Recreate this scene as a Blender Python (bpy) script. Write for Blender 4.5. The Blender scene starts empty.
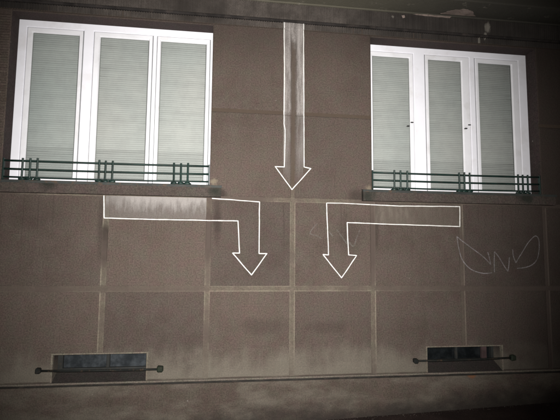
import bpy, bmesh, math, random
from mathutils import Vector, Matrix, noise

random.seed(11)
scene = bpy.context.scene
col = scene.collection

# ---------------------------------------------------------------- camera
GZ = 0.08                                  # height of the facade datum above the pavement
CX, CY, CZ = -0.7476, -4.6025, 1.54 + GZ
YAW, PITCH, ROLL, FPX = 0.1326, 0.094, 0.0086, 450.0
fw = Vector((math.sin(YAW) * math.cos(PITCH), math.cos(YAW) * math.cos(PITCH), math.sin(PITCH)))
rt = fw.cross(Vector((0, 0, 1))).normalized()
up = rt.cross(fw)
cr, sr = math.cos(ROLL), math.sin(ROLL)
rt, up = rt * cr + up * sr, up * cr - rt * sr
cd = bpy.data.cameras.new('camera')
cd.sensor_width = 36.0
cd.lens = FPX / 560.0 * 36.0
cd.clip_start = 0.05
cd.clip_end = 1000.0
cam = bpy.data.objects.new('camera', cd)
m3 = Matrix((rt, up, -fw)).transposed()
cam.matrix_world = Matrix.Translation((CX, CY, CZ)) @ m3.to_4x4()
col.objects.link(cam)
scene.camera = cam

# ---------------------------------------------------------------- night sky, weak ambient, camera flash
world = bpy.data.worlds.new('World')
scene.world = world
world.use_nodes = True
wn = world.node_tree
sky = wn.nodes.new('ShaderNodeTexSky')
sky.sky_type = 'NISHITA'
sky.sun_disc = False
sky.sun_elevation = math.radians(12)
sky.sun_rotation = math.radians(190)
wn.nodes['Background'].inputs['Strength'].default_value = 0.0025
wn.links.new(sky.outputs[0], wn.nodes['Background'].inputs['Color'])

sd = bpy.data.lights.new('sun', 'SUN')
sd.energy = 0.015
sd.angle = math.radians(15)
sd.color = (1.0, 0.86, 0.7)
so = bpy.data.objects.new('sun', sd)
so.rotation_euler = (math.radians(55), 0, math.radians(-12))
col.objects.link(so)

FLASH_W = 2150.0
fd = bpy.data.lights.new('flash', 'SPOT')          # the flash that lit the photograph
fd.energy = FLASH_W
fd.color = (1.0, 0.975, 0.935)
fd.spot_size = math.radians(86)
fd.spot_blend = 1.0
fd.shadow_soft_size = 0.018
fo = bpy.data.objects.new('flash', fd)
fo.location = (CX + 0.05, CY + 0.01, CZ + 0.075)
aim = Vector((-0.35, 0.0, 2.15 + GZ)) - fo.location
fo.rotation_euler = aim.to_track_quat('-Z', 'Y').to_euler()
col.objects.link(fo)

vs = scene.view_settings
vs.view_transform = 'Standard'
vs.look = 'None'
vs.exposure = 0.0
vs.gamma = 1.0
vs.use_curve_mapping = False
scene.render.resolution_x = 1024
scene.render.resolution_y = 768


def at(px, py, Y=0.0):
    """pixel of the photograph (560 x 420) -> point on the plane y = Y (datum z)"""
    d = fw + rt * ((px - 280) / FPX) - up * ((py - 210) / FPX)
    t = (Y - CY) / d.y
    return CX + t * d.x, CZ + t * d.z - GZ


# ---------------------------------------------------------------- node helpers
class NT:
    def __init__(self, name):
        self.m = bpy.data.materials.new(name)
        self.m.use_nodes = True
        self.t = self.m.node_tree
        self.b = self.t.nodes['Principled BSDF']
        self.out = self.t.nodes['Material Output']
        g = self.n('ShaderNodeNewGeometry')
        self.pos = g.outputs['Position']
        s = self.n('ShaderNodeSeparateXYZ')
        self.l(self.pos, s.inputs[0])
        self.x, self.y, self.z = s.outputs

    def n(self, t, **k):
        o = self.t.nodes.new(t)
        for a, b in k.items():
            setattr(o, a, b)
        return o

    def l(self, a, b):
        self.t.links.new(a, b)

    def put(self, sock, v):
        if isinstance(v, bpy.types.NodeSocket):
            self.l(v, sock)
        elif isinstance(v, tuple) and len(v) == 3 and sock.type == 'RGBA':
            sock.default_value = (*v, 1)
        else:
            sock.default_value = v

    def math(self, op, a, b=0.0, clamp=False):
        o = self.n('ShaderNodeMath', operation=op, use_clamp=clamp)
        self.put(o.inputs[0], a)
        self.put(o.inputs[1], b)
        return o.outputs[0]

    def noise(self, scale=5.0, detail=4.0, rough=0.55, sc=(1, 1, 1), off=(0, 0, 0)):
        mp = self.n('ShaderNodeMapping')
        self.l(self.pos, mp.inputs[0])
        mp.inputs['Scale'].default_value = sc
        mp.inputs['Location'].default_value = off
        o = self.n('ShaderNodeTexNoise')
        self.l(mp.outputs[0], o.inputs['Vector'])
        o.inputs['Scale'].default_value = scale
        o.inputs['Detail'].default_value = detail
        o.inputs['Roughness'].default_value = rough
        return o.outputs['Fac']

    def rng(self, v, a, b, c=0.0, d=1.0, smooth=True):
        o = self.n('ShaderNodeMapRange', interpolation_type='SMOOTHSTEP' if smooth else 'LINEAR')
        self.put(o.inputs[0], v)
        for i, q in enumerate((a, b, c, d)):
            o.inputs[i + 1].default_value = q
        return o.outputs[0]

    def mix(self, f, a, b, mode='MIX'):
        o = self.n('ShaderNodeMix', data_type='RGBA', blend_type=mode)
        self.put(o.inputs[0], f)
        self.put(o.inputs[6], a)
        self.put(o.inputs[7], b)
        return o.outputs[2]

    def spot(self, cx, cz, rx, rz, rag=0.5, sc=14.0, soft=0.5):
        """ragged oval on the wall: 1 inside, 0 outside"""
        dx = self.math('DIVIDE', self.math('SUBTRACT', self.x, cx), rx)
        dz = self.math('DIVIDE', self.math('SUBTRACT', self.z, cz + GZ), rz)
        d = self.math('SQRT', self.math('ADD', self.math('MULTIPLY', dx, dx), self.math('MULTIPLY', dz, dz)))
        nn = self.math('MULTIPLY', self.math('SUBTRACT', self.noise(sc, 4), 0.5), rag * 2)
        return self.rng(self.math('ADD', d, nn), 1.0 - soft, 1.0, 1.0, 0.0)

    def bump(self, h, dist=0.003, strength=0.6, base=None):
        o = self.n('ShaderNodeBump')
        self.put(o.inputs['Height'], h)
        o.inputs['Distance'].default_value = dist
        o.inputs['Strength'].default_value = strength
        if base is not None:
            self.l(base, o.inputs['Normal'])
        return o.outputs['Normal']

    def done(self, color, rough=0.85, normal=None, spec=0.25, metal=0.0, alpha=None):
        self.put(self.b.inputs['Base Color'], color)
        self.put(self.b.inputs['Roughness'], rough)
        self.b.inputs['Specular IOR Level'].default_value = spec
        self.b.inputs['Metallic'].default_value = metal
        if normal is not None:
            self.l(normal, self.b.inputs['Normal'])
        if alpha is not None:
            self.put(self.b.inputs['Alpha'], alpha)
        return self.m


def scl(c, k):
    return tuple(min(1.0, v * k) for v in c)


Z1J = 1.172                                # height of the lower horizontal joint
WALL = (0.0690, 0.0525, 0.0455)


def stucco(name, base=WALL, kind='wall'):
    n = NT(name)
    fine = n.noise(75, 3, 0.75)
    grit = n.noise(30, 5, 0.7)
    mid = n.noise(5.5, 5, 0.6)
    big = n.noise(0.9, 4, 0.55)
    strk = n.noise(1.0, 4, 0.6, sc=(16, 1, 0.9))
    c = n.mix(n.rng(big, 0.35, 0.65), scl(base, 0.86), scl(base, 1.14))
    c = n.mix(n.rng(mid, 0.3, 0.75), c, (base[0] * 1.06, base[1] * 1.14, base[2] * 1.14))
    c = n.mix(n.rng(strk, 0.45, 0.8, 0, 0.14), c, scl(base, 0.62))
    c = n.mix(n.rng(fine, 0.25, 0.75), n.mix(1.0, c, (0.66, 0.66, 0.68), 'MULTIPLY'), n.mix(1.0, c, (1.35, 1.34, 1.32), 'MULTIPLY'))
    c = n.mix(n.rng(grit, 0.56, 0.72, 0, 0.55), c, scl(base, 0.55))
    tint = n.noise(11, 4, 0.6, off=(6, 6, 2))
    c = n.mix(n.rng(tint, 0.3, 0.7), n.mix(1.0, c, (1.04, 0.97, 1.0), 'MULTIPLY'), n.mix(1.0, c, (0.97, 1.03, 0.97), 'MULTIPLY'))
    if kind == 'wall':
        oi = n.n('ShaderNodeObjectInfo')
        c = n.mix(oi.outputs['Random'], n.mix(1.0, c, (0.88, 0.88, 0.89), 'MULTIPLY'), n.mix(1.0, c, (1.10, 1.09, 1.07), 'MULTIPLY'))
        # rain runs below the sill line and hairline stains
        run = n.math('MULTIPLY', n.rng(n.noise(1.0, 3, 0.6, sc=(38, 1, 0.35), off=(1, 0, 9)), 0.60, 0.70), n.rng(n.z, 1.25 + GZ, 2.1 + GZ, 0.0, 0.55))
        run = n.math('MULTIPLY', run, n.rng(n.z, 2.12 + GZ, 2.10 + GZ, 0.0, 1.0))
        c = n.mix(run, c, scl(base, 0.5))
    # brightish lime specks
    c = n.mix(n.rng(n.noise(24, 2, 0.5, off=(3, 1, 7)), 0.755, 0.79, 0, 0.7), c, (0.22, 0.2, 0.18))
    if kind in ('wall', 'joint', 'plinth', 'reveal'):
        # pale, slightly green splash and lime zone along the foot of the wall
        e = n.math('ADD', n.z, n.math('MULTIPLY', n.math('SUBTRACT', n.noise(2.6, 5, 0.6), 0.5), 0.62))
        e = n.math('ADD', e, n.math('MULTIPLY', n.math('SUBTRACT', n.noise(1.0, 4, 0.6, sc=(10, 1, 1.4)), 0.5), 0.25))
        f = n.rng(e, 0.30 + GZ, 0.64 + GZ, 0.95, 0.0)
        lim = n.mix(n.rng(mid, 0.3, 0.7), (0.138, 0.122, 0.097), (0.165, 0.140, 0.115))
        if kind == 'plinth':
            f = n.math('MULTIPLY', f, n.rng(n.noise(1.8, 5, 0.62, sc=(1, 1, 2.2), off=(5, 0, 2)), 0.40, 0.66, 0.0, 0.75))
        lim = n.mix(n.rng(fine, 0.25, 0.75, 0.0, 1.0), (0.108, 0.097, 0.080), lim)
        c = n.mix(f, c, lim)
    if kind == 'plinth':
        d = n.math('ADD', n.z, n.math('MULTIPLY', n.math('SUBTRACT', n.noise(2.2, 5, 0.65, sc=(1, 1, 1.6)), 0.5), 0.55))
        d = n.math('SUBTRACT', d, n.math('MULTIPLY', n.x, 0.045))
        c = n.mix(n.rng(d, -0.10, 0.16, 0.85, 0.0), c, (0.026, 0.022, 0.020))
        c = n.mix(n.math('MULTIPLY', n.spot(1.93, 0.26, 0.06, 0.04), 0.6), c, (0.20, 0.08, 0.03))
    if kind == 'wall':
        # chipped plaster at the ends of the window sills
        chip = (0.155, 0.128, 0.095)
        c = n.mix(n.spot(-0.822, 2.250, 0.050, 0.050, 0.9, 30, 0.8), c, chip)
        c = n.mix(n.math('MULTIPLY', n.spot(0.825, 2.230, 0.055, 0.045, 0.9, 30, 0.8), 0.8), c, chip)
        for (a, b, rx, rz, k) in ((-0.775, 1.86, 0.06, 0.33, 0.6), (-0.75, 2.12, 0.09, 0.09, 0.75), (0.72, 2.14, 0.16, 0.12, 0.6),
                                  (0.90, 1.85, 0.05, 0.42, 0.5), (-1.90, 1.75, 0.06, 0.40, 0.45), (-2.5, 1.9, 0.5, 0.25, 0.25),
                                  (0.62, 1.75, 0.20, 0.3, 0.35), (-0.3, 0.8, 0.4, 0.12, 0.35), (0.35, 0.78, 0.3, 0.10, 0.3)):
            c = n.mix(n.math('MULTIPLY', n.spot(a, b, rx, rz, 0.5, 7, 0.8), k), c, scl(base, 0.42))
        # soot under the frieze; darker towards the far right bay
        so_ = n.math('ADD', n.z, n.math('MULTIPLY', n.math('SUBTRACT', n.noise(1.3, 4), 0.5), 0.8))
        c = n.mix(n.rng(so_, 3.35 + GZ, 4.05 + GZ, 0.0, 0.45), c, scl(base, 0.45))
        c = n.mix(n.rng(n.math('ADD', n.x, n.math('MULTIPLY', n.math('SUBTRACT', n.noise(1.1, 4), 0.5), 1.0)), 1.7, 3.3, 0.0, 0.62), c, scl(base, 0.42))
    if kind == 'joint':
        c = n.mix(0.3, c, n.mix(n.rng(mid, 0.3, 0.7), scl(base, 0.85), scl(base, 1.1)))
        for (a, b, rx, rz) in ((-1.8606, 1.62, 0.08, 0.32), (-0.8606, 1.72, 0.08, 0.36), (0.8606, 1.66, 0.08, 0.42)):
            c = n.mix(n.math('MULTIPLY', n.spot(a, b, rx, rz, 0.4, 5, 0.6), 0.85), c, scl(WALL, 0.48))
        c = n.mix(n.rng(n.noise(1.4, 4, 0.6, off=(4, 4, 4)), 0.42, 0.60, 0, 0.8), c, scl(WALL, 1.08))
        row = n.rng(n.math('ABSOLUTE', n.math('SUBTRACT', n.z, Z1J + GZ)), 0.034, 0.036, 1.0, 0.0)
        out = n.rng(n.math('ADD', n.math('ABSOLUTE', n.x), n.math('MULTIPLY', n.noise(3, 4), 0.3)), 0.98, 1.12, 0.0, 0.62)
        c = n.mix(n.math('MULTIPLY', row, out), c, scl(WALL, 1.0))
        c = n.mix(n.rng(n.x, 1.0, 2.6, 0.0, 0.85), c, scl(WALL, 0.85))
        c = n.mix(n.rng(n.z, 2.1 + GZ, 2.3 + GZ, 0.0, 0.85), c, (0.062, 0.045, 0.034))
    if name == 'sill_render':
        for (a, b) in ((-0.80, 2.15), (0.79, 2.14), (-2.4, 2.19), (2.6, 2.17)):
            c = n.mix(n.math('MULTIPLY', n.spot(a, b, 0.13, 0.10, 0.5, 12, 0.8), 0.8), c, (0.016, 0.019, 0.015))
    h = n.math('ADD', n.math('MULTIPLY', fine, 0.5), n.math('ADD', n.math('MULTIPLY', grit, 0.6), n.math('MULTIPLY', mid, 0.8)))
    return n.done(c, 0.92, n.bump(h, 0.009, 0.75), 0.12)


def plain(name, c, rough=0.5, var=0.12, spec=0.4, dirt=None, dsc=9.0, metal=0.0, bump=0.0):
    n = NT(name)
    k = n.mix(n.rng(n.noise(6, 4), 0.3, 0.7), scl(c, 1 - var), scl(c, 1 + var))
    if dirt is not None:
        k = n.mix(n.rng(n.noise(dsc, 5, 0.65, off=(2, 5, 1)), 0.5, 0.72, 0, 0.8), k, dirt)
    return n.done(k, rough, n.bump(n.noise(60, 4, 0.65), 0.003, bump) if bump else None, spec, metal)


M = {}
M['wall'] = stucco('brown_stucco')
M['joint'] = stucco('joint_stucco', (0.098, 0.080, 0.064), 'joint')
M['arris'] = stucco('pale_arris', (0.150, 0.125, 0.100), 'joint')  # paler render for the panel chamfers
M['plinth'] = stucco('plinth_render', (0.072, 0.055, 0.046), 'plinth')
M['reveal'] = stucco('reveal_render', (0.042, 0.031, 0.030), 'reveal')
M['sill'] = stucco('sill_render', (0.056, 0.044, 0.039), 'sill')
M['sooty'] = plain('sooty_moulding', (0.024, 0.021, 0.020), 0.9, 0.3, 0.1, (0.05, 0.04, 0.036), bump=0.5)
M['flash'] = plain('sill_sheet_metal', (0.026, 0.029, 0.027), 0.7, 0.25, 0.4, (0.070, 0.040, 0.022), 16, bump=0.2)
M['iron'] = plain('green_iron_paint', (0.009, 0.024, 0.020), 0.5, 0.25, 0.35, (0.022, 0.020, 0.016), 30, bump=0.2)
M['rusty'] = plain('old_iron', (0.010, 0.011, 0.010), 0.75, 0.3, 0.2, (0.055, 0.035, 0.022), 30, bump=0.4)
M['greeniron'] = plain('mossy_iron', (0.012, 0.018, 0.010), 0.8, 0.3, 0.3, (0.03, 0.022, 0.016), 40, bump=0.4)
M['pvc'] = plain('white_window_frame', (0.78, 0.775, 0.83), 0.38, 0.02, 0.4, (0.68, 0.665, 0.69), 3.0)
M['sash'] = plain('white_window_sash', (0.72, 0.715, 0.75), 0.38, 0.03, 0.4, (0.60, 0.59, 0.60), 3.5)
M['gasket'] = plain('grey_gasket', (0.10, 0.11, 0.10), 0.6, 0.1)
M['handle'] = plain('dark_handle', (0.03, 0.03, 0.03), 0.35, 0.1)
M['room'] = plain('dim_room', (0.20, 0.20, 0.19), 0.9, 0.05, 0.1)
M['bframe'] = plain('dark_cellar_frame', (0.018, 0.019, 0.018), 0.7, 0.3, 0.3, (0.03, 0.026, 0.02), 22)
M['redframe'] = plain('red_brown_cellar_frame', (0.055, 0.034, 0.034), 0.7, 0.3, 0.3, (0.03, 0.026, 0.02), 22)
M['rim'] = stucco('rim_plaster', (0.135, 0.113, 0.092), 'sill')
M['ledgeshade'] = plain('painted_ledge_shade', (0.020, 0.018, 0.016), 0.85, 0.3, 0.2, (0.045, 0.036, 0.03), 12, bump=0.5)  # near-black colour stands in for shade below the ledge
M['ledge'] = stucco('ledge_render', (0.125, 0.104, 0.088), 'sill')


def frieze_mat(name, base, kind):
    n = NT(name)
    mid = n.noise(4.5, 5, 0.6)
    big = n.noise(0.8, 4, 0.6, off=(8, 2, 1))
    c = n.mix(n.rng(mid, 0.3, 0.7), scl(base, 0.65), scl(base, 1.35))
    c = n.mix(n.rng(big, 0.42, 0.62, 0, 0.7), c, scl(base, 0.4))
    c = n.mix(n.rng(n.noise(90, 3, 0.6), 0.35, 0.7, 0, 0.5), c, scl(base, 0.5))
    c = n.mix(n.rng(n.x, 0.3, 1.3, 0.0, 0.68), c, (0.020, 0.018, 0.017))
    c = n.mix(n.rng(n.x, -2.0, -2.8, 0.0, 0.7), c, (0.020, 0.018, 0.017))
    pale = (0.17, 0.155, 0.135)
    if kind == 'frieze':
        for (a, b, rx, rz) in ((2.245, 4.120, 0.045, 0.075), (2.215, 4.030, 0.022, 0.06), (1.11, 4.165, 0.016, 0.016), (2.15, 3.975, 0.02, 0.05)):
            c = n.mix(n.math('MULTIPLY', n.spot(a, b, rx, rz, 0.5, 22), 0.85), c, pale)
    if kind == 'soffit':
        g = (0.10, 0.092, 0.070)
        c = n.mix(n.rng(n.math('ADD', n.x, n.noise(1.2, 4)), -0.2, 0.4, 0.0, 0.8), c, g)
        c = n.mix(n.rng(n.math('ADD', n.x, n.noise(1.2, 4)), 1.2, 2.6, 0.0, 0.8), c, (0.045, 0.042, 0.037))
        c = n.mix(n.rng(n.noise(9, 5, 0.7, off=(0, 3, 3)), 0.60, 0.68, 0, 0.6), c, (0.16, 0.145, 0.12))
    h = n.math('ADD', n.noise(60, 4, 0.7), n.math('MULTIPLY', mid, 1.5))
    return n.done(c, 0.92, n.bump(h, 0.006, 0.6), 0.1)


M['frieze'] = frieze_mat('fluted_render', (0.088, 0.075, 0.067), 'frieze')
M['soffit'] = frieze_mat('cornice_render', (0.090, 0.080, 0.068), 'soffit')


def blind_mat():
    n = NT('blind_slat')
    c = n.mix(n.rng(n.noise(1.3, 3), 0.3, 0.7), (0.385, 0.405, 0.395), (0.43, 0.435, 0.42))
    c = n.mix(n.rng(n.x, -2.3, -2.0, 0.35, 0.0), c, (0.345, 0.40, 0.395))
    return n.done(c, 0.6, None, 0.3)


M['blind'] = blind_mat()


def glass_mat(name, dirt=0.03, tint=(1, 1, 1), dcol=(0.3, 0.3, 0.3)):
    n = NT(name)
    t = n.t
    tr = n.n('ShaderNodeBsdfTransparent')
    tr.inputs[0].default_value = (*tint, 1)
    gl = n.n('ShaderNodeBsdfGlossy')
    gl.inputs['Roughness'].default_value = 0.03
    fr = n.n('ShaderNodeFresnel')
    fr.inputs[0].default_value = 1.5
    di = n.n('ShaderNodeBsdfDiffuse')
    di.inputs[0].default_value = (*dcol, 1)
    a = n.n('ShaderNodeMixShader')
    n.l(n.rng(n.noise(9, 5, 0.65), 0.35, 0.75, dirt * 0.5, dirt * 1.6), a.inputs[0])
    n.l(tr.outputs[0], a.inputs[1])
    n.l(di.outputs[0], a.inputs[2])
    b = n.n('ShaderNodeMixShader')
    n.l(fr.outputs[0], b.inputs[0])
    n.l(a.outputs[0], b.inputs[1])
    n.l(gl.outputs[0], b.inputs[2])
    n.l(b.outputs[0], n.out.inputs['Surface'])
    return n.m


M['glass'] = glass_mat('window_glass', 0.05, (0.96, 0.965, 0.96))
M['meshglass'] = glass_mat('dusty_cellar_glass', 0.75, (0.5, 0.53, 0.55), (0.050, 0.056, 0.062))
M['cellarsill'] = stucco('cellar_sill_render', (0.036, 0.030, 0.028), 'sill')
M['cellarglass'] = glass_mat('dirty_cellar_glass', 0.5, (0.5, 0.53, 0.55), (0.020, 0.023, 0.025))


def paint_mat(name, c, kind):
    n = NT(name)
    grain = n.noise(110, 3, 0.7)
    if kind == 'line':
        a = n.rng(n.math('ADD', grain, n.math('MULTIPLY', n.noise(7, 4), 0.6)), 0.55, 0.78, 0.70, 1.0)
    elif kind == 'chalk':
        a = n.rng(n.math('ADD', grain, n.math('MULTIPLY', n.noise(9, 4), 0.9)), 0.75, 1.15, 0.28, 0.80)
    elif kind == 'ghost':
        a = n.rng(n.math('ADD', grain, n.math('MULTIPLY', n.noise(9, 4), 0.8)), 0.7, 1.15, 0.03, 0.30)
    elif kind == 'strip':                       # whitewash between the lines of the middle arrow
        st = n.noise(1.0, 5, 0.62, sc=(26, 1, 3.2))
        w = n.math('ADD', n.math('MULTIPLY', st, 0.75), n.math('MULTIPLY', grain, 0.4))
        a = n.rng(w, 0.40, 0.72, 0.30, 0.95)
        cxm = n.math('ADD', n.math('ABSOLUTE', n.math('SUBTRACT', n.x, 0.002)), n.math('MULTIPLY', n.math('SUBTRACT', n.noise(1.0, 4, 0.6, sc=(30, 1, 9)), 0.5), 0.035))
        cen = n.rng(cxm, 0.012, 0.055)
        cen = n.math('MAXIMUM', cen, n.rng(n.math('ADD', n.z, n.math('MULTIPLY', n.noise(9, 4), 0.25)), 3.78 + GZ, 4.05 + GZ))
        a = n.math('MULTIPLY', a, n.rng(cen, 0.0, 1.0, 0.12, 1.0))
        a = n.math('MULTIPLY', a, n.rng(n.math('ADD', n.z, n.math('MULTIPLY', n.noise(14, 3), 0.03)), 2.985 + GZ, 3.06 + GZ, 0.55, 1.0))
        a = n.math('MULTIPLY', a, n.rng(n.z, 2.20 + GZ, 2.62 + GZ, 0.10, 1.0))
    elif kind == 'patch':                       # whitewash under the left sill
        st = n.noise(1.0, 5, 0.62, sc=(24, 1, 6))
        top = n.math('ADD', n.z, n.math('MULTIPLY', n.math('SUBTRACT', st, 0.5), 0.34))
        a = n.math('ADD', n.rng(top, 1.90 + GZ, 2.08 + GZ, 0.26, 0.9), n.math('MULTIPLY', n.math('SUBTRACT', grain, 0.5), 0.35), True)
        a = n.math('MULTIPLY', a, n.rng(n.math('ADD', n.x, n.math('MULTIPLY', n.noise(6, 4), 0.25)), -1.80, -1.42, 0.55, 1.0))
    else:                                       # 'faint' under the right sill
        st = n.noise(1.0, 5, 0.62, sc=(18, 1, 6))
        a = n.math('ADD', n.rng(st, 0.4, 0.7, 0.24, 0.46), n.math('MULTIPLY', n.math('SUBTRACT', grain, 0.5), 0.22), True)
        a = n.math('MULTIPLY', a, n.rng(n.math('ADD', n.x, n.math('MULTIPLY', n.noise(6, 4), 0.3)), 1.2, 1.75, 1.0, 0.5))
    cc = n.mix(grain, scl(c, 0.86), scl(c, 1.1))
    return n.done(cc, 0.85, n.bump(grain, 0.003, 0.4), 0.15, 0.0, a)


M['line'] = paint_mat('white_line', (0.60, 0.59, 0.57), 'line')
M['chalk'] = paint_mat('grey_chalk', (0.21, 0.19, 0.195), 'chalk')
M['ghost'] = paint_mat('faded_chalk', (0.26, 0.26, 0.24), 'ghost')
M['strip'] = paint_mat('whitewash_strip', (0.275, 0.25, 0.238), 'strip')
M['patch'] = paint_mat('whitewash_patch', (0.27, 0.248, 0.236), 'patch')
M['faint'] = paint_mat('whitewash_faint', (0.21, 0.18, 0.15), 'faint')


def ground_mat(name, base):
    n = NT(name)
    c = n.mix(n.rng(n.noise(3, 5), 0.3, 0.7), scl(base, 0.6), scl(base, 1.3))
    c = n.mix(n.rng(n.noise(120, 3, 0.7), 0.3, 0.75), scl(base, 0.5), c)
    return n.done(c, 0.95, n.bump(n.noise(90, 4, 0.7), 0.01, 0.8), 0.1)


M['pave'] = ground_mat('pavement_asphalt', (0.058, 0.040, 0.036))
M['road'] = ground_mat('road_asphalt', (0.045, 0.044, 0.044))
M['kerb'] = ground_mat('kerb_stone', (0.20, 0.19, 0.18))


# ---------------------------------------------------------------- mesh helpers
def mesh_obj(name, bm, mat, parent=None, smooth=False, kind=None, normals=True):
    if normals:
        bmesh.ops.recalc_face_normals(bm, faces=bm.faces)
    me = bpy.data.meshes.new(name)
    bm.to_mesh(me)
    bm.free()
    if smooth:
        for p in me.polygons:
            p.use_smooth = True
    mats = mat if isinstance(mat, (list, tuple)) else [mat]
    for k in mats:
        me.materials.append(M[k])
    o = bpy.data.objects.new(name, me)
    col.objects.link(o)
    if parent is not None:
        o.parent = parent
        o.matrix_parent_inverse = parent.matrix_world.inverted()
    if kind:
        o['kind'] = kind
    return o


def empty(name, loc, label, cat, group=None):
    o = bpy.data.objects.new(name, None)
    o.location = loc
    o.matrix_world = Matrix.Translation(loc)
    col.objects.link(o)
    o['label'] = label
    o['category'] = cat
    if group:
        o['group'] = group
    return o


def box(bm, x0, x1, y0, y1, z0, z1, bev=0.0):
    """z in datum metres"""
    z0 += GZ
    z1 += GZ
    vs = [bm.verts.new((x, y, z)) for x in (x0, x1) for y in (y0, y1) for z in (z0, z1)]
    fs = [bm.faces.new([vs[i] for i in q]) for q in ((0, 1, 3, 2), (4, 6, 7, 5), (0, 4, 5, 1), (2, 3, 7, 6), (0, 2, 6, 4), (1, 5, 7, 3))]
    if bev:
        es = list({e for f in fs for e in f.edges})
        bmesh.ops.bevel(bm, geom=es, offset=bev, segments=1, profile=0.5, affect='EDGES')


def ring(bm, loops):
    """rectangular loops (x0, x1, z0, z1, y) joined one after the other"""
    prev = None
    for (x0, x1, z0, z1, y) in loops:
        cur = [bm.verts.new(p) for p in ((x0, y, z0 + GZ), (x1, y, z0 + GZ), (x1, y, z1 + GZ), (x0, y, z1 + GZ))]
        if prev:
            for i in range(4):
                bm.faces.new((prev[i], prev[(i + 1) % 4], cur[(i + 1) % 4], cur[i]))
        prev = cur


def tube(bm, p0, p1, r, seg=10, bend=0.0):
    p0, p1 = Vector(p0), Vector(p1)
    n = 6 if bend else 1
    ax = (p1 - p0).normalized()
    a = ax.orthogonal().normalized()
    b = ax.cross(a)
    prev = None
    for k in range(n + 1):
        t = k / n
        c = p0.lerp(p1, t) + Vector((0, 0, -bend * math.sin(math.pi * t)))
        cur = [bm.verts.new(c + (a * math.cos(2 * math.pi * i / seg) + b * math.sin(2 * math.pi * i / seg)) * r) for i in range(seg)]
        if prev:
            for i in range(seg):
                bm.faces.new((prev[i], prev[(i + 1) % seg], cur[(i + 1) % seg], cur[i]))
        else:
            bm.faces.new(cur[::-1])
        prev = cur
    bm.faces.new(prev)


# ---------------------------------------------------------------- facade grid
P, W = 0.8606, 1.0
JX = [-P - 2 * W, -P - W, -P, 0.0, P, P + W, P + 2 * W]          # vertical joints G A B C D E F
ZP, Z1, ZS, Z0, ZF, ZL, ZC = 0.300, 1.172, 2.088, 3.012, 3.943, 4.02, 4.212
XO, XI, ZSILL, ZHEAD = 2.847, 0.860, 2.17, 3.92
XL, XR = -5.3, 5.6
JD, JH, CH = 0.006, 0.0185, 0.010                                  # joint depth, half width, chamfer
BASE = [(-2.284, -1.422, 0.30, 0.560), (1.437, 2.287, 0.30, 0.560)]
OPEN = [(-XO, -XI, ZSILL, ZHEAD), (XI, XO, ZSILL, ZHEAD)]


def wall_y(x, z):
    """depth of the wall face at a point, joints included (datum z)"""
    if z > ZF:
        return -0.010
    d = 9.0
    for j in JX:
        if z < ZS or abs(j) < 0.01 or abs(j) > 2.8:
            d = min(d, abs(x - j))
    for h in (Z1, Z0) + ((ZS,) if abs(x) < P else ()):
        d = min(d, abs(z - h))
    if d < JH:
        return JD
    if d < JH + CH:
        return JD * (1 - (d - JH) / CH)
    return 0.0


building = empty('building', (0, 0.2, 0), 'dark brown rendered house front with two white windows, cornice and cellar openings', 'building')

# wall core with its openings, seen in the joints and the reveals
bm = bmesh.new()
holes = OPEN + BASE
xs = sorted({XL, XR} | {h[i] for h in holes for i in (0, 1)})
zs = sorted({ZP, ZC + 0.05} | {h[i] for h in holes for i in (2, 3)})


def in_hole(x, z):
    for h in holes:
        if h[0] < x < h[1] and h[2] < z < h[3]:
            return True
    return False


for i in range(len(xs) - 1):
    for j in range(len(zs) - 1):
        if in_hole((xs[i] + xs[i + 1]) / 2, (zs[j] + zs[j + 1]) / 2):
            continue
        q = [bm.verts.new((x, JD, z + GZ)) for x, z in ((xs[i], zs[j]), (xs[i + 1], zs[j]), (xs[i + 1], zs[j + 1]), (xs[i], zs[j + 1]))]
        bm.faces.new(q)
bmesh.ops.remove_doubles(bm, verts=bm.verts, dist=1e-5)
core = mesh_obj('wall', bm, 'joint', building, normals=False)
for h in holes:
    bm = bmesh.new()
    dep = 0.34
    ring(bm, [(h[0], h[1], h[2], h[3], JD), (h[0], h[1], h[2], h[3], dep)])
    bmesh.ops.reverse_faces(bm, faces=bm.faces)
    mesh_obj('reveal', bm, 'reveal', building, normals=False)


def panel(poly, name='wall_panel', mat='wall', y=0.0, setback=0.0):
    """a raised field of render: orthogonal outline, chamfered edge"""
    bm = bmesh.new()
    n = len(poly)
    ins = []
    for i in range(n):
        a, b, c = Vector(poly[i - 1]), Vector(poly[i]), Vector(poly[(i + 1) % n])
        d0, d1 = (b - a).normalized(), (c - b).normalized()
        n0, n1 = Vector((-d0.y, d0.x)), Vector((-d1.y, d1.x))
        ins.append(b + (n0 + n1) * CH)
    o_ = [bm.verts.new((p[0], JD, p[1] + GZ)) for p in poly]
    i_ = [bm.verts.new((p.x, y, p.y + GZ)) for p in ins]
    for k in range(n):
        f = bm.faces.new((o_[k], o_[(k + 1) % n], i_[(k + 1) % n], i_[k]))
        f.material_index = 1
    bm.faces.new(i_)
    return mesh_obj(name, bm, [mat, 'arris' if max(p[1] for p in poly) < ZS + 0.01 else mat], building, normals=False)


def rect(x0, x1, z0, z1):
    return [(x0, z0), (x1, z0), (x1, z1), (x0, z1)]


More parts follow.
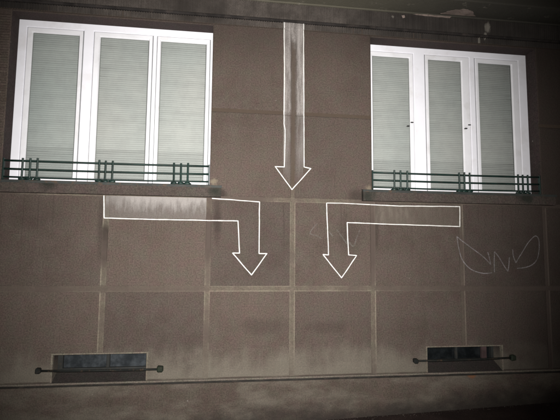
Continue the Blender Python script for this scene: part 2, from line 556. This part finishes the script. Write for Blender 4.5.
edges = [XL, -3.86] + JX + [3.86, XR]
for i in range(len(edges) - 1):
    x0 = edges[i] + (JH if i else 0)
    x1 = edges[i + 1] - (JH if i < len(edges) - 2 else 0)
    # foot row, notched round the cellar openings
    zb, zt = ZP + 0.002, Z1 - JH
    poly = rect(x0, x1, zb, zt)
    for b in BASE:
        if x0 < b[0] < x1:
            poly = [(x0, zb), (b[0], zb), (b[0], b[3]), (x1, b[3]), (x1, zt), (x0, zt)]
        elif x0 < b[1] < x1:
            poly = [(x0, b[3]), (b[1], b[3]), (b[1], zb), (x1, zb), (x1, zt), (x0, zt)]
    panel(poly)
    panel(rect(x0, x1, Z1 + JH, ZS - (JH if abs(x0 + x1) / 2 < P or abs(x0 + x1) / 2 > 2.9 else 0)))
for (a, b) in ((-XI, -JH), (JH, XI), (XL, -3.86 - JH), (-3.86 + JH, -XO), (XO, 3.86 - JH), (3.86 + JH, XR)):
    panel(rect(a, b, ZS + JH, Z0 - JH))
    panel(rect(a, b, Z0 + JH, ZF))
for s in (-1, 1):
    a, b = sorted((s * XI, s * XO))
    panel(rect(a, b, ZHEAD, ZF), 'lintel')


# plinth: ledge, strip painted dark as the ledge's shadow line, plinth face
def strip(name, mat, z0, z1, y0, y1=0.3, bev=0.0, jag=0.0, x0=XL, x1=XR):
    bm = bmesh.new()
    n = 120 if jag else 1
    prof = [(y1, z1), (y0 + bev, z1), (y0, z1 - bev), (y0, z0 + bev), (y0 + bev, z0), (y1, z0)] if bev else [(y1, z1), (y0, z1), (y0, z0), (y1, z0)]
    prev = None
    for k in range(n + 1):
        x = x0 + (x1 - x0) * k / n
        w = jag * (noise.noise(Vector((x * 5.3, 3.1, z0 * 7))) + 0.6 * noise.noise(Vector((x * 21, 1.1, z0 * 7))))
        cur = [bm.verts.new((x, yy + w * 0.8, zz + GZ + (w * 0.5 if zz < (z0 + z1) / 2 else 0))) for yy, zz in prof]
        if prev:
            for i in range(len(cur)):
                bm.faces.new((prev[i], prev[(i + 1) % len(cur)], cur[(i + 1) % len(cur)], cur[i]))
        prev = cur
    return mesh_obj(name, bm, mat, building)


strip('ledge', 'ledge', 0.281, 0.2995, -0.016, 0.02, 0.004, 0.004)
strip('ledge_shade_strip', 'ledgeshade', 0.262, 0.2805, -0.004, 0.3, 0, 0.004)  # shadow line under the ledge, put into the colour of a strip
strip('plinth', 'plinth', -0.60, 0.2615, -0.014, 0.3, 0.004, 0.003)


# fluted frieze bands, sooty moulding and cornice
def flutes(name, z0, z1, y, pitch=0.0245, depth=0.011, x0=XL, x1=XR, horizontal=False, mat='frieze'):
    bm = bmesh.new()
    n = int(((z1 - z0) if horizontal else (x1 - x0)) / pitch)
    prev = None
    for k in range(n * 2 + 1):
        dd = y if k % 4 in (0, 1) else y + depth
        dd += random.uniform(-0.0012, 0.0012)
        t = k * pitch / 2
        if horizontal:
            cur = [bm.verts.new((x0, dd, z0 + t + GZ)), bm.verts.new((x1, dd, z0 + t + GZ))]
        else:
            cur = [bm.verts.new((x0 + t, dd, z0 + GZ)), bm.verts.new((x0 + t, dd, z1 + GZ))]
        if prev:
            bm.faces.new((prev[0], cur[0], cur[1], prev[1]) if not horizontal else (prev[0], prev[1], cur[1], cur[0]))
        prev = cur
    return mesh_obj(name, bm, mat, building, kind='stuff', normals=False)


flutes('fluted_band', ZF, ZL - 0.012, -0.006, 0.0125)
flutes('fluted_frieze', ZL + 0.016, ZC, -0.026, 0.0125)
strip('moulding', 'sooty', ZL - 0.012, ZL + 0.016, -0.030, 0.02, 0.006, 0.004)
strip('bed_moulding', 'soffit', ZC, ZC + 0.02, -0.040, 0.02, 0.005, 0.006)
strip('cornice', 'soffit', ZC + 0.0205, ZC + 0.20, -0.33, 0.3, 0.012, 0.004)
strip('cornice_cap', 'soffit', ZC + 0.2005, ZC + 0.27, -0.40, 0.3, 0.015)
strip('upper_wall', 'wall', ZC + 0.271, ZC + 1.6, 0.0, 0.3)
# ribbed field beside the left window
flutes('ribbed_field', 2.25, 3.90, -0.009, 0.013, 0.006, -3.80, -XO - 0.006, True, 'wall')


def flake(pts, y, mat, name, thick=0.004):
    bm = bmesh.new()
    f = [bm.verts.new((x, y, z + GZ)) for x, z in pts]
    b = [bm.verts.new((x, y + thick, z + GZ)) for x, z in pts]
    bm.faces.new(f)
    for i in range(len(f)):
        bm.faces.new((f[i], f[(i + 1) % len(f)], b[(i + 1) % len(f)], b[i]))
    return mesh_obj(name, bm, mat, building)


M['bare'] = plain('bare_lime_plaster', (0.21, 0.165, 0.145), 0.9, 0.25, 0.1, (0.085, 0.065, 0.055), 22, bump=0.5)


def ragged(pix, y, name, j=0.5):
    pts = []
    for k, (a, b) in enumerate(pix):
        c, d = pix[(k + 1) % len(pix)]
        for t in (0, 0.33, 0.66):
            pts.append(at(a + (c - a) * t + random.uniform(-j, j) * 0.6, b + (d - b) * t + random.uniform(-j, j) * 0.5, y))
    flake(pts, y, 'bare', name)




def soffit_patch(pix, name):
    zz = ZC + 0.0165
    pts = []
    for k, (a, b) in enumerate(pix):
        c, d = pix[(k + 1) % len(pix)]
        for t in (0, 0.25, 0.5, 0.75):
            px, py = a + (c - a) * t + random.uniform(-0.9, 0.9), b + (d - b) * t + random.uniform(-0.35, 0.35)
            dr = fw + rt * ((px - 280) / FPX) - up * ((py - 210) / FPX)
            q = (zz + GZ - CZ) / dr.z
            pts.append((CX + q * dr.x, min(-0.05, CY + q * dr.y)))
    bm = bmesh.new()
    lo = [bm.verts.new((x, y, zz + GZ)) for x, y in pts]
    hi = [bm.verts.new((x, y, zz + GZ + 0.006)) for x, y in pts]
    bm.faces.new(lo)
    for i in range(len(lo)):
        bm.faces.new((lo[i], lo[(i + 1) % len(lo)], hi[(i + 1) % len(lo)], hi[i]))
    mesh_obj(name, bm, 'bare', building)


soffit_patch([(439, 14.5), (447, 12), (456, 10), (467, 9.5), (473, 12), (475, 16.5), (460, 16), (448, 15.2)], 'bare_plaster')
ragged([(413, 14.2), (420, 14.2), (430, 14.9), (441, 15.6), (452, 16.6), (450, 17.9), (438, 17.0), (428, 16.2), (419, 15.0)], -0.046, 'bare_plaster', 0.45)
ragged([(402, 15.4), (404.5, 15.2), (405, 17.6), (402.5, 18)], -0.046, 'bare_plaster', 0.4)

# ---------------------------------------------------------------- window sills
for s in (-1, 1):
    bm = bmesh.new()
    x0, x1 = sorted((s * 0.742, s * 2.965))
    prof = [(-0.062, ZS + 0.003), (-0.062, 2.190), (0.0, 2.202), (0.17, 2.226), (0.17, 2.16), (0.012, 2.16), (0.012, ZS + 0.003)]
    # the deep part only inside the opening
    n = 60
    prev = None
    for k in range(n + 1):
        x = x0 + (x1 - x0) * k / n
        w = 0.003 * noise.noise(Vector((x * 9, 0.3, 4)))
        pr = [(-0.062 + w, ZS + 0.003 + w), (-0.062 + w, 2.190), (-0.001, 2.200), (-0.001, ZS + 0.003)]
        cur = [bm.verts.new((x, a, b + GZ)) for a, b in pr]
        if prev:
            for i in range(4):
                bm.faces.new((prev[i], prev[(i + 1) % 4], cur[(i + 1) % 4], cur[i]))
        else:
            bm.faces.new(cur[::-1])
        prev = cur
    bm.faces.new(prev)
    sill = mesh_obj('window_sill', bm, 'sill', building)
    bm = bmesh.new()
    a, b = sorted((s * (XI + 0.002), s * (XO - 0.002)))
    for (u0, u1, ys) in ((x0 - 0.006, x1 + 0.006, (-0.074, -0.003)), (a, b, (-0.003, 0.168))):
        zz = lambda y: 2.207 + (y + 0.07) * 0.16
        top = [bm.verts.new((u, y, zz(y) + GZ)) for u, y in ((u0, ys[0]), (u1, ys[0]), (u1, ys[1]), (u0, ys[1]))]
        bm.faces.new(top)
        if ys[0] < -0.05:
            lo = [bm.verts.new((u, ys[0] - 0.002, 2.182 + GZ)) for u in (u0, u1)]
            bm.faces.new((top[0], top[1], lo[1], lo[0]))
            for (t0, t1, l0) in ((top[3], top[0], lo[0]), (top[2], top[1], lo[1])):
                bm.faces.new((t0, t1, l0))
    mesh_obj('sill_flashing', bm, 'flash', sill)


# ---------------------------------------------------------------- windows
def window(lights, s, label):
    a, b = sorted((s * XI, s * XO))
    z0, z1 = 2.215, ZHEAD
    cuts = [a] + [(lights[k][3] + lights[k + 1][2]) / 2 for k in (0, 1)] + [b]
    SZ0, SZ1, GZ0, GZ1 = 2.238, 3.842, 2.285, 3.790
    bm = bmesh.new()
    for k, (g0, g1, s0, s1) in enumerate(lights):
        ring(bm, [(cuts[k], cuts[k + 1], z0, z1, 0.172), (s0 - 0.014, s1 + 0.014, SZ0 - 0.014, SZ1 + 0.014, 0.172),
                  (s0 - 0.0065, s1 + 0.0065, SZ0 - 0.0065, SZ1 + 0.0065, 0.180), (s0 - 0.006, s1 + 0.006, SZ0 - 0.006, SZ1 + 0.006, 0.235)])
    bmesh.ops.remove_doubles(bm, verts=bm.verts, dist=1e-5)
    fr = mesh_obj('window', bm, 'pvc', building, normals=False)
    fr['label'] = label
    for k, (g0, g1, s0, s1) in enumerate(lights):
        bm = bmesh.new()
        ring(bm, [(s0, s1, SZ0, SZ1, 0.225), (s0, s1, SZ0, SZ1, 0.171), (s0 + 0.006, s1 - 0.006, SZ0 + 0.006, SZ1 - 0.006, 0.165),
                  (g0 - 0.012, g1 + 0.012, GZ0 - 0.012, GZ1 + 0.012, 0.166), (g0 - 0.004, g1 + 0.004, GZ0 - 0.004, GZ1 + 0.004, 0.182),
                  (g0 - 0.003, g1 + 0.003, GZ0 - 0.003, GZ1 + 0.003, 0.194)])
        mesh_obj('sash', bm, 'sash', fr)
        bm = bmesh.new()
        ring(bm, [(s0 - 0.0058, s1 + 0.0058, SZ0 - 0.0058, SZ1 + 0.0058, 0.185), (s0 + 0.001, s1 - 0.001, SZ0 + 0.001, SZ1 - 0.001, 0.185)])
        ring(bm, [(g0 - 0.0028, g1 + 0.0028, GZ0 - 0.0028, GZ1 + 0.0028, 0.190), (g0 + 0.003, g1 - 0.003, GZ0 + 0.003, GZ1 - 0.003, 0.192)])
        mesh_obj('gasket', bm, 'gasket', fr)
        bm = bmesh.new()
        box(bm, g0 - 0.01, g1 + 0.01, 0.193, 0.199, GZ0 - 0.01, GZ1 + 0.01)
        mesh_obj('pane', bm, 'glass', fr)
        # venetian blind: about sixty slats, too fine to tell apart
        bm = bmesh.new()
        z = GZ0 - 0.01
        while z < GZ1 + 0.03:
            low = z < 2.60
            tilt = (0.0030 if not low else 0.0062) + random.uniform(-0.0008, 0.0008)
            hh = 0.0132 if not low else 0.0124
            dz = random.uniform(-0.0006, 0.0006)
            sg = random.uniform(-0.002, 0.002)
            prev = None
            for (t, bow) in ((-1, 0.0), (0, -0.0017), (1, 0.0)):
                y = 0.232 + t * tilt + bow
                cur = [bm.verts.new((x, y, z + GZ + t * hh + dz + q)) for x, q in ((g0 - 0.02, sg), (g1 + 0.02, -sg))]
                if prev:
                    bm.faces.new((prev[0], prev[1], cur[1], cur[0]))
                prev = cur
            z += 0.0225
        mesh_obj('blind', bm, 'blind', fr, kind='stuff', normals=False)
    if s > 0:
        for (hx, hz) in ((1.400, 3.025), (2.098, 3.029)):
            bm = bmesh.new()
            box(bm, hx - 0.022, hx + 0.010, 0.150, 0.1655, hz - 0.006, hz + 0.006, 0.003)
            mesh_obj('handle', bm, 'handle', fr)
            bm = bmesh.new()
            box(bm, hx - 0.070, hx - 0.040, 0.140, 0.165, hz - 0.053, hz - 0.040, 0.003)
            mesh_obj('handle', bm, 'handle', fr)
    return fr


window([(-2.708, -2.256, -2.762, -2.214), (-2.036, -1.545, -2.100, -1.503), (-1.411, -0.938, -1.452, -0.895)], -1,
       'white three-light window left of the pier, blinds drawn')
window([(0.945, 1.378, 0.905, 1.424), (1.618, 2.018, 1.575, 2.114), (2.240, 2.655, 2.195, 2.740)], 1,
       'white three-light window right of the pier, two dark handles')
# dim room behind each window
for s in (-1, 1):
    a, b = sorted((s * (XI - 0.3), s * (XO + 0.3)))
    bm = bmesh.new()
    box(bm, a, b, 0.341, 2.6, 1.6, 4.1)
    fs = [f for f in bm.faces if all(v.co.y < 0.4 for v in f.verts)]
    bmesh.ops.delete(bm, geom=fs, context='FACES')
    mesh_obj('room', bm, 'room', building)
    bm = bmesh.new()                                              # wall lining round the opening inside
    ring(bm, [(a, b, 1.6, 4.1, 0.3415), (s * 1 and min(s * XI, s * XO), max(s * XI, s * XO), ZSILL, ZHEAD, 0.3415)])
    mesh_obj('room_lining', bm, 'room', building)

# ---------------------------------------------------------------- cellar windows
for k, (x0, x1, z0, z1) in enumerate(BASE):
    bm = bmesh.new()
    ring(bm, [(x0, x1, 0.36, z1, 0.150), (x0 + 0.045, x1 - 0.03, 0.395, z1 - 0.012, 0.150), (x0 + 0.045, x1 - 0.03, 0.395, z1 - 0.012, 0.185)])
    bw = mesh_obj('cellar_window', bm, 'bframe', building)
    bw['label'] = ('low cellar window under the left window', 'low cellar window under the right window')[k]
    mulls = ((-1.815, 0.016, 'bframe'),) if k == 0 else ((2.175, 0.030, 'redframe'), (1.85, 0.012, 'bframe'))
    for (mx, hw, mm) in mulls:
        bm = bmesh.new()
        box(bm, mx - hw, mx + hw, 0.146, 0.180, 0.396, z1 - 0.013, 0.003)
        mesh_obj('mullion', bm, mm, bw)
    bm = bmesh.new()
    box(bm, x0 + 0.04, x1 - 0.025, 0.186, 0.191, 0.39, z1 - 0.010)
    mesh_obj('pane', bm, 'cellarglass' if k else 'meshglass', bw)
    bm = bmesh.new()
    q = [bm.verts.new(p) for p in ((x0 + 0.001, -0.012, 0.3015 + GZ), (x1 - 0.001, -0.012, 0.3015 + GZ), (x1 - 0.001, 0.149, 0.372 + GZ), (x0 + 0.001, 0.149, 0.372 + GZ))]
    bm.faces.new(q)
    mesh_obj('sill', bm, 'cellarsill', bw)
    bm = bmesh.new()
    t = 0.013
    box(bm, x0 - t, x0 + 0.003, -0.006, 0.03, 0.303, z1 - 0.003)
    box(bm, x1 - 0.003, x1 + t, -0.006, 0.03, 0.303, z1 - 0.003)
    box(bm, x0 - t, x1 + t, -0.0065, 0.03, z1 - 0.0025, z1 + t * 0.8)
    mesh_obj('rim', bm, 'rim', bw)
    bm = bmesh.new()
    box(bm, x0 - 0.1, x1 + 0.1, 0.345, 1.4, 0.0, 0.9)
    fs = [f for f in bm.faces if all(v.co.y < 0.4 for v in f.verts)]
    bmesh.ops.delete(bm, geom=fs, context='FACES')
    mesh_obj('cellar', bm, 'bframe', bw)

BARS = [((-2.395, 0.423), (-1.290, 0.412), 'iron bar bolted across the cellar window below the left window'),
        ((1.300, 0.430), (2.392, 0.440), 'iron bar bolted across the cellar window below the right window')]
for (a, b, lab) in BARS:
    e = empty('security_bar', ((a[0] + b[0]) / 2, -0.03, a[1] + GZ), lab, 'iron bar', 'iron bars over the cellar windows')
    bm = bmesh.new()
    tube(bm, (a[0], -0.036, a[1] + GZ), (b[0], -0.036, b[1] + GZ), 0.0105, 10, 0.004)
    mesh_obj('rod', bm, 'rusty', e, True)
    for p, mm, r in ((a, 'rusty', 0.024), (b, 'greeniron', 0.028)):
        bm = bmesh.new()
        box(bm, p[0] - r, p[0] + r, -0.058, -0.002, p[1] - r, p[1] + r, 0.009)
        for v in bm.verts:
            v.co += Vector((noise.noise(v.co * 31), 0, noise.noise(v.co * 37))) * 0.005
        mesh_obj('bracket', bm, mm, e)

# ---------------------------------------------------------------- window railings
RAILS = (2.412, 2.330, 2.252)
POSTS = {-1: (-2.660, -2.590, -2.524, -1.947, -1.885, -1.818, -1.221, -1.151, -1.081),
         1: (1.114, 1.184, 1.261, 1.861, 1.924, 1.985, 2.567, 2.624, 2.685)}
for s in (-1, 1):
    a, b = sorted((s * (XI + 0.004), s * (XO - 0.004)))
    e = empty('window_railing', ((a + b) / 2, 0.02, 2.20 + GZ), 'low dark green iron railing on the sill of the %s window' % ('left' if s < 0 else 'right'),
              'railing', 'low railings on the window sills')
    for i, z in enumerate(RAILS):
        bm = bmesh.new()
        tube(bm, (a, 0.02, z + GZ - 0.003), (b, 0.02, z + GZ + 0.004), 0.0095 if i < 2 else 0.0078, 8, 0.003 + 0.002 * i)
        mesh_obj('rail', bm, 'iron', e, True)
    for x in (a + 0.006, b - 0.006):
        bm = bmesh.new()
        box(bm, x - 0.006, x + 0.006, 0.004, 0.036, 2.222, 2.432, 0.002)
        mesh_obj('end_plate', bm, 'iron', e)
    for x in POSTS[s]:
        l = random.uniform(-0.003, 0.003)
        bm = bmesh.new()
        tube(bm, (x + l, 0.006, 2.213 + GZ), (x, 0.006, 2.437 + random.uniform(-0.004, 0.004) + GZ), 0.0098, 8)
        po = mesh_obj('post', bm, 'iron', e)
        bm = bmesh.new()
        bmesh.ops.create_icosphere(bm, subdivisions=2, radius=1.0)
        for v in bm.verts:
            k = 1 + 0.5 * noise.noise(v.co * 1.7 + Vector((x * 7, 0, 0)))
            v.co = Vector((x + l + v.co.x * 0.034 * k, 0.006 + v.co.y * 0.022 * k, 2.228 + GZ + v.co.z * 0.016 * k))
        mesh_obj('foot', bm, 'iron', po, True)


# ---------------------------------------------------------------- marks laid on the wall
def draped_line(bm, pts, width, lift, closed=False, taper=0.0):
    if closed:
        pts = pts + [pts[0]]
    sm = []
    for (a, b) in zip(pts[:-1], pts[1:]):
        a, b = Vector(a), Vector(b)
        n = max(1, int((b - a).length / 0.006))
        for k in range(n):
            sm.append(a.lerp(b, k / n))
    sm.append(Vector(pts[-1]))
    prev = None
    N = len(sm)
    for i, p in enumerate(sm):
        q0, q1 = sm[max(0, i - 1)], sm[min(N - 1, i + 1)]
        if closed and i in (0, N - 1):
            q0, q1 = sm[-2], sm[1]
        d = (q1 - q0).normalized()
        nn = Vector((-d.y, d.x))
        w = width * (1 + 0.22 * noise.noise(Vector((p.x * 23, p.y * 23, 5)))) / 2
        off = 0.002 * noise.noise(Vector((p.x * 9, p.y * 9, 2)))
        cur = []
        for sg in (-1, 1):
            c = p + nn * (w * sg + off)
            cur.append(bm.verts.new((c.x, wall_y(c.x, c.y) - lift, c.y + GZ)))
        if prev:
            bm.faces.new((prev[0], cur[0], cur[1], prev[1]))
        prev = cur


def draped_patch(bm, x0, x1, z0, z1, lift, inside=None, step=0.012):
    nx, nz = max(1, int((x1 - x0) / step)), max(1, int((z1 - z0) / step))
    vv = {}

    def V(i, j):
        if (i, j) not in vv:
            x, z = x0 + (x1 - x0) * i / nx, z0 + (z1 - z0) * j / nz
            vv[i, j] = bm.verts.new((x, wall_y(x, z) - lift, z + GZ))
        return vv[i, j]
    for i in range(nx):
        for j in range(nz):
            x, z = x0 + (x1 - x0) * (i + 0.5) / nx, z0 + (z1 - z0) * (j + 0.5) / nz
            if inside is None or inside(x, z):
                bm.faces.new((V(i, j), V(i + 1, j), V(i + 1, j + 1), V(i, j + 1)))


def arrow(pix, lab, closed=True, fills=()):
    pts = [at(*p) for p in pix]
    mx = sum(p[0] for p in pts) / len(pts)
    e = empty('outlined_arrow', (mx, -0.002, min(p[1] for p in pts) + GZ), lab, 'painted arrow', 'white outlined arrows on the wall')  # annotation-like arrow, laid over the wall face as a white outline
    bm = bmesh.new()
    draped_line(bm, pts, 0.0100, 0.0022, closed)
    mesh_obj('outline', bm, 'line', e, normals=False)
    for (rects, mat) in fills:
        bm = bmesh.new()
        for r in rects:
            draped_patch(bm, *r)
        mesh_obj('whitewash', bm, mat, e, normals=False)
    return e


def head_ok(x, z):
    return z > 2.45 or abs(x - 0.004) < 0.18 * (z - 2.20) / 0.235


arrow([(284, 22), (303.5, 23.5), (303.8, 90), (304, 167), (311, 168.5), (292, 189.5), (275, 166.5), (284.3, 167), (285.2, 130), (284, 124), (284.4, 70)],
      'tall white outlined arrow pointing straight down the pier between the windows', True,
      [([(-0.106, 0.106, 2.22, 4.016, 0.0012, head_ok)], 'strip')])
arrow([(104, 195.5), (104, 218), (150, 219.3), (238, 221), (239.5, 253), (232.5, 253), (251.5, 275), (267, 253.5), (259, 253.5), (259.5, 202), (230, 199.6), (212, 198.3)],
      'bent white outlined arrow running from below the left sill, then down', False,
      [([(-1.872, -0.888, 1.868, ZS - 0.004, 0.0012)], 'patch')])
arrow([(326.5, 203), (345, 203.4), (400, 206), (460, 206.5), (460, 226.5), (400, 224.6), (347, 222.5), (348.5, 255), (356.5, 255.5), (341.5, 278), (323, 254.5), (328.5, 255)],
      'bent white outlined arrow running from below the right sill, then down', True,
      [([(0.885, 1.846, 1.846, 2.054, 0.0012)], 'faint')])


def smooth(pts, n=6):
    out = []
    for i in range(len(pts) - 1):
        p0, p1, p2, p3 = (Vector(pts[max(0, i - 1)]), Vector(pts[i]), Vector(pts[i + 1]), Vector(pts[min(len(pts) - 1, i + 2)]))
        for k in range(n):
            t = k / n
            out.append(tuple(0.5 * ((2 * p1) + (p2 - p0) * t + (2 * p0 - 5 * p1 + 4 * p2 - p3) * t * t + (3 * p1 - p0 - 3 * p2 + p3) * t ** 3)))
    out.append(tuple(pts[-1]))
    return out


def scrawl(strokes, ox, oy, k, mat, width, lab):
    pp = [[at(ox + x / k, oy + y / k) for x, y in s] for s in strokes]
    allp = [q for s in pp for q in s]
    bm = bmesh.new()
    for i, s in enumerate(pp):
        draped_line(bm, smooth(s), width, 0.0016 + 0.0002 * i)
    o = mesh_obj('graffiti_scrawl', bm, mat, None, normals=False)
    o['label'] = lab
    o['category'] = 'graffiti'
    o['group'] = 'scrawls on the wall'
    return o


scrawl([[(12, 40), (22, 110), (45, 180), (75, 225), (120, 255), (180, 270), (230, 266)],
        [(12, 40), (60, 80), (120, 125), (180, 170), (222, 215)], [(222, 215), (215, 180), (203, 138)],
        [(245, 262), (243, 200), (245, 135)], [(245, 135), (270, 165), (300, 215), (328, 257)], [(328, 257), (335, 210), (338, 170)],
        [(358, 120), (362, 165), (378, 203)], [(378, 203), (410, 150), (450, 85), (485, 45), (505, 38), (520, 60), (522, 120), (510, 180), (480, 215), (440, 232), (385, 240)]],
       455, 230, 560 / 90, 'chalk', 0.0105, 'pale scrawled graffiti tag below the right window, like a wide grin with an N')
scrawl([[(155, 60), (105, 125), (150, 145), (185, 165)], [(290, 100), (330, 155), (362, 205)], [(362, 205), (366, 130), (372, 65)],
        [(375, 185), (408, 218), (430, 165), (452, 105)], [(215, 90), (265, 150)]],
       295, 215, 7.0, 'ghost', 0.012, 'faint scratched scrawl behind the right bent arrow')

# ---------------------------------------------------------------- street
def street_z(x):
    return -0.062 + 0.034 * x          # the street climbs gently to the right


def sheet(name, x0, x1, y0, y1, z0, z1, mat, bev=0.0):
    bm = bmesh.new()
    box(bm, x0, x1, y0, y1, z0 - GZ, z1 - GZ, bev)
    for v in bm.verts:
        v.co.z += street_z(v.co.x)
    o = mesh_obj(name, bm, mat)
    o['kind'] = 'structure'
    return o


sheet('pavement', -60, 60, -5.6, -0.0145, -0.15, 0.0, 'pave')
sheet('kerb', -60, 60, -5.75, -5.602, -0.30, 0.004, 'kerb', 0.015)
sheet('road', -300, 300, -300, -5.752, -0.32, -0.12, 'road')
# grit swept against the foot of the wall
bm = bmesh.new()
for k in range(900):
    x = random.uniform(-4, 4.5)
    y = -0.018 - abs(random.gauss(0, 0.05))
    r = random.uniform(0.002, 0.007)
    vs_ = [bm.verts.new((x + r * random.uniform(-1, 1), y + r * random.uniform(-1, 0.6), street_z(x) + 0.001 + r * random.uniform(0, 1))) for _ in range(4)]
    for q in ((0, 1, 2), (0, 2, 3), (0, 3, 1), (1, 3, 2)):
        bm.faces.new([vs_[i] for i in q])
g = mesh_obj('grit', bm, 'ledge', None, kind='stuff')
g['label'] = 'pale grit and crumbs lying along the foot of the wall'
g['category'] = 'grit'
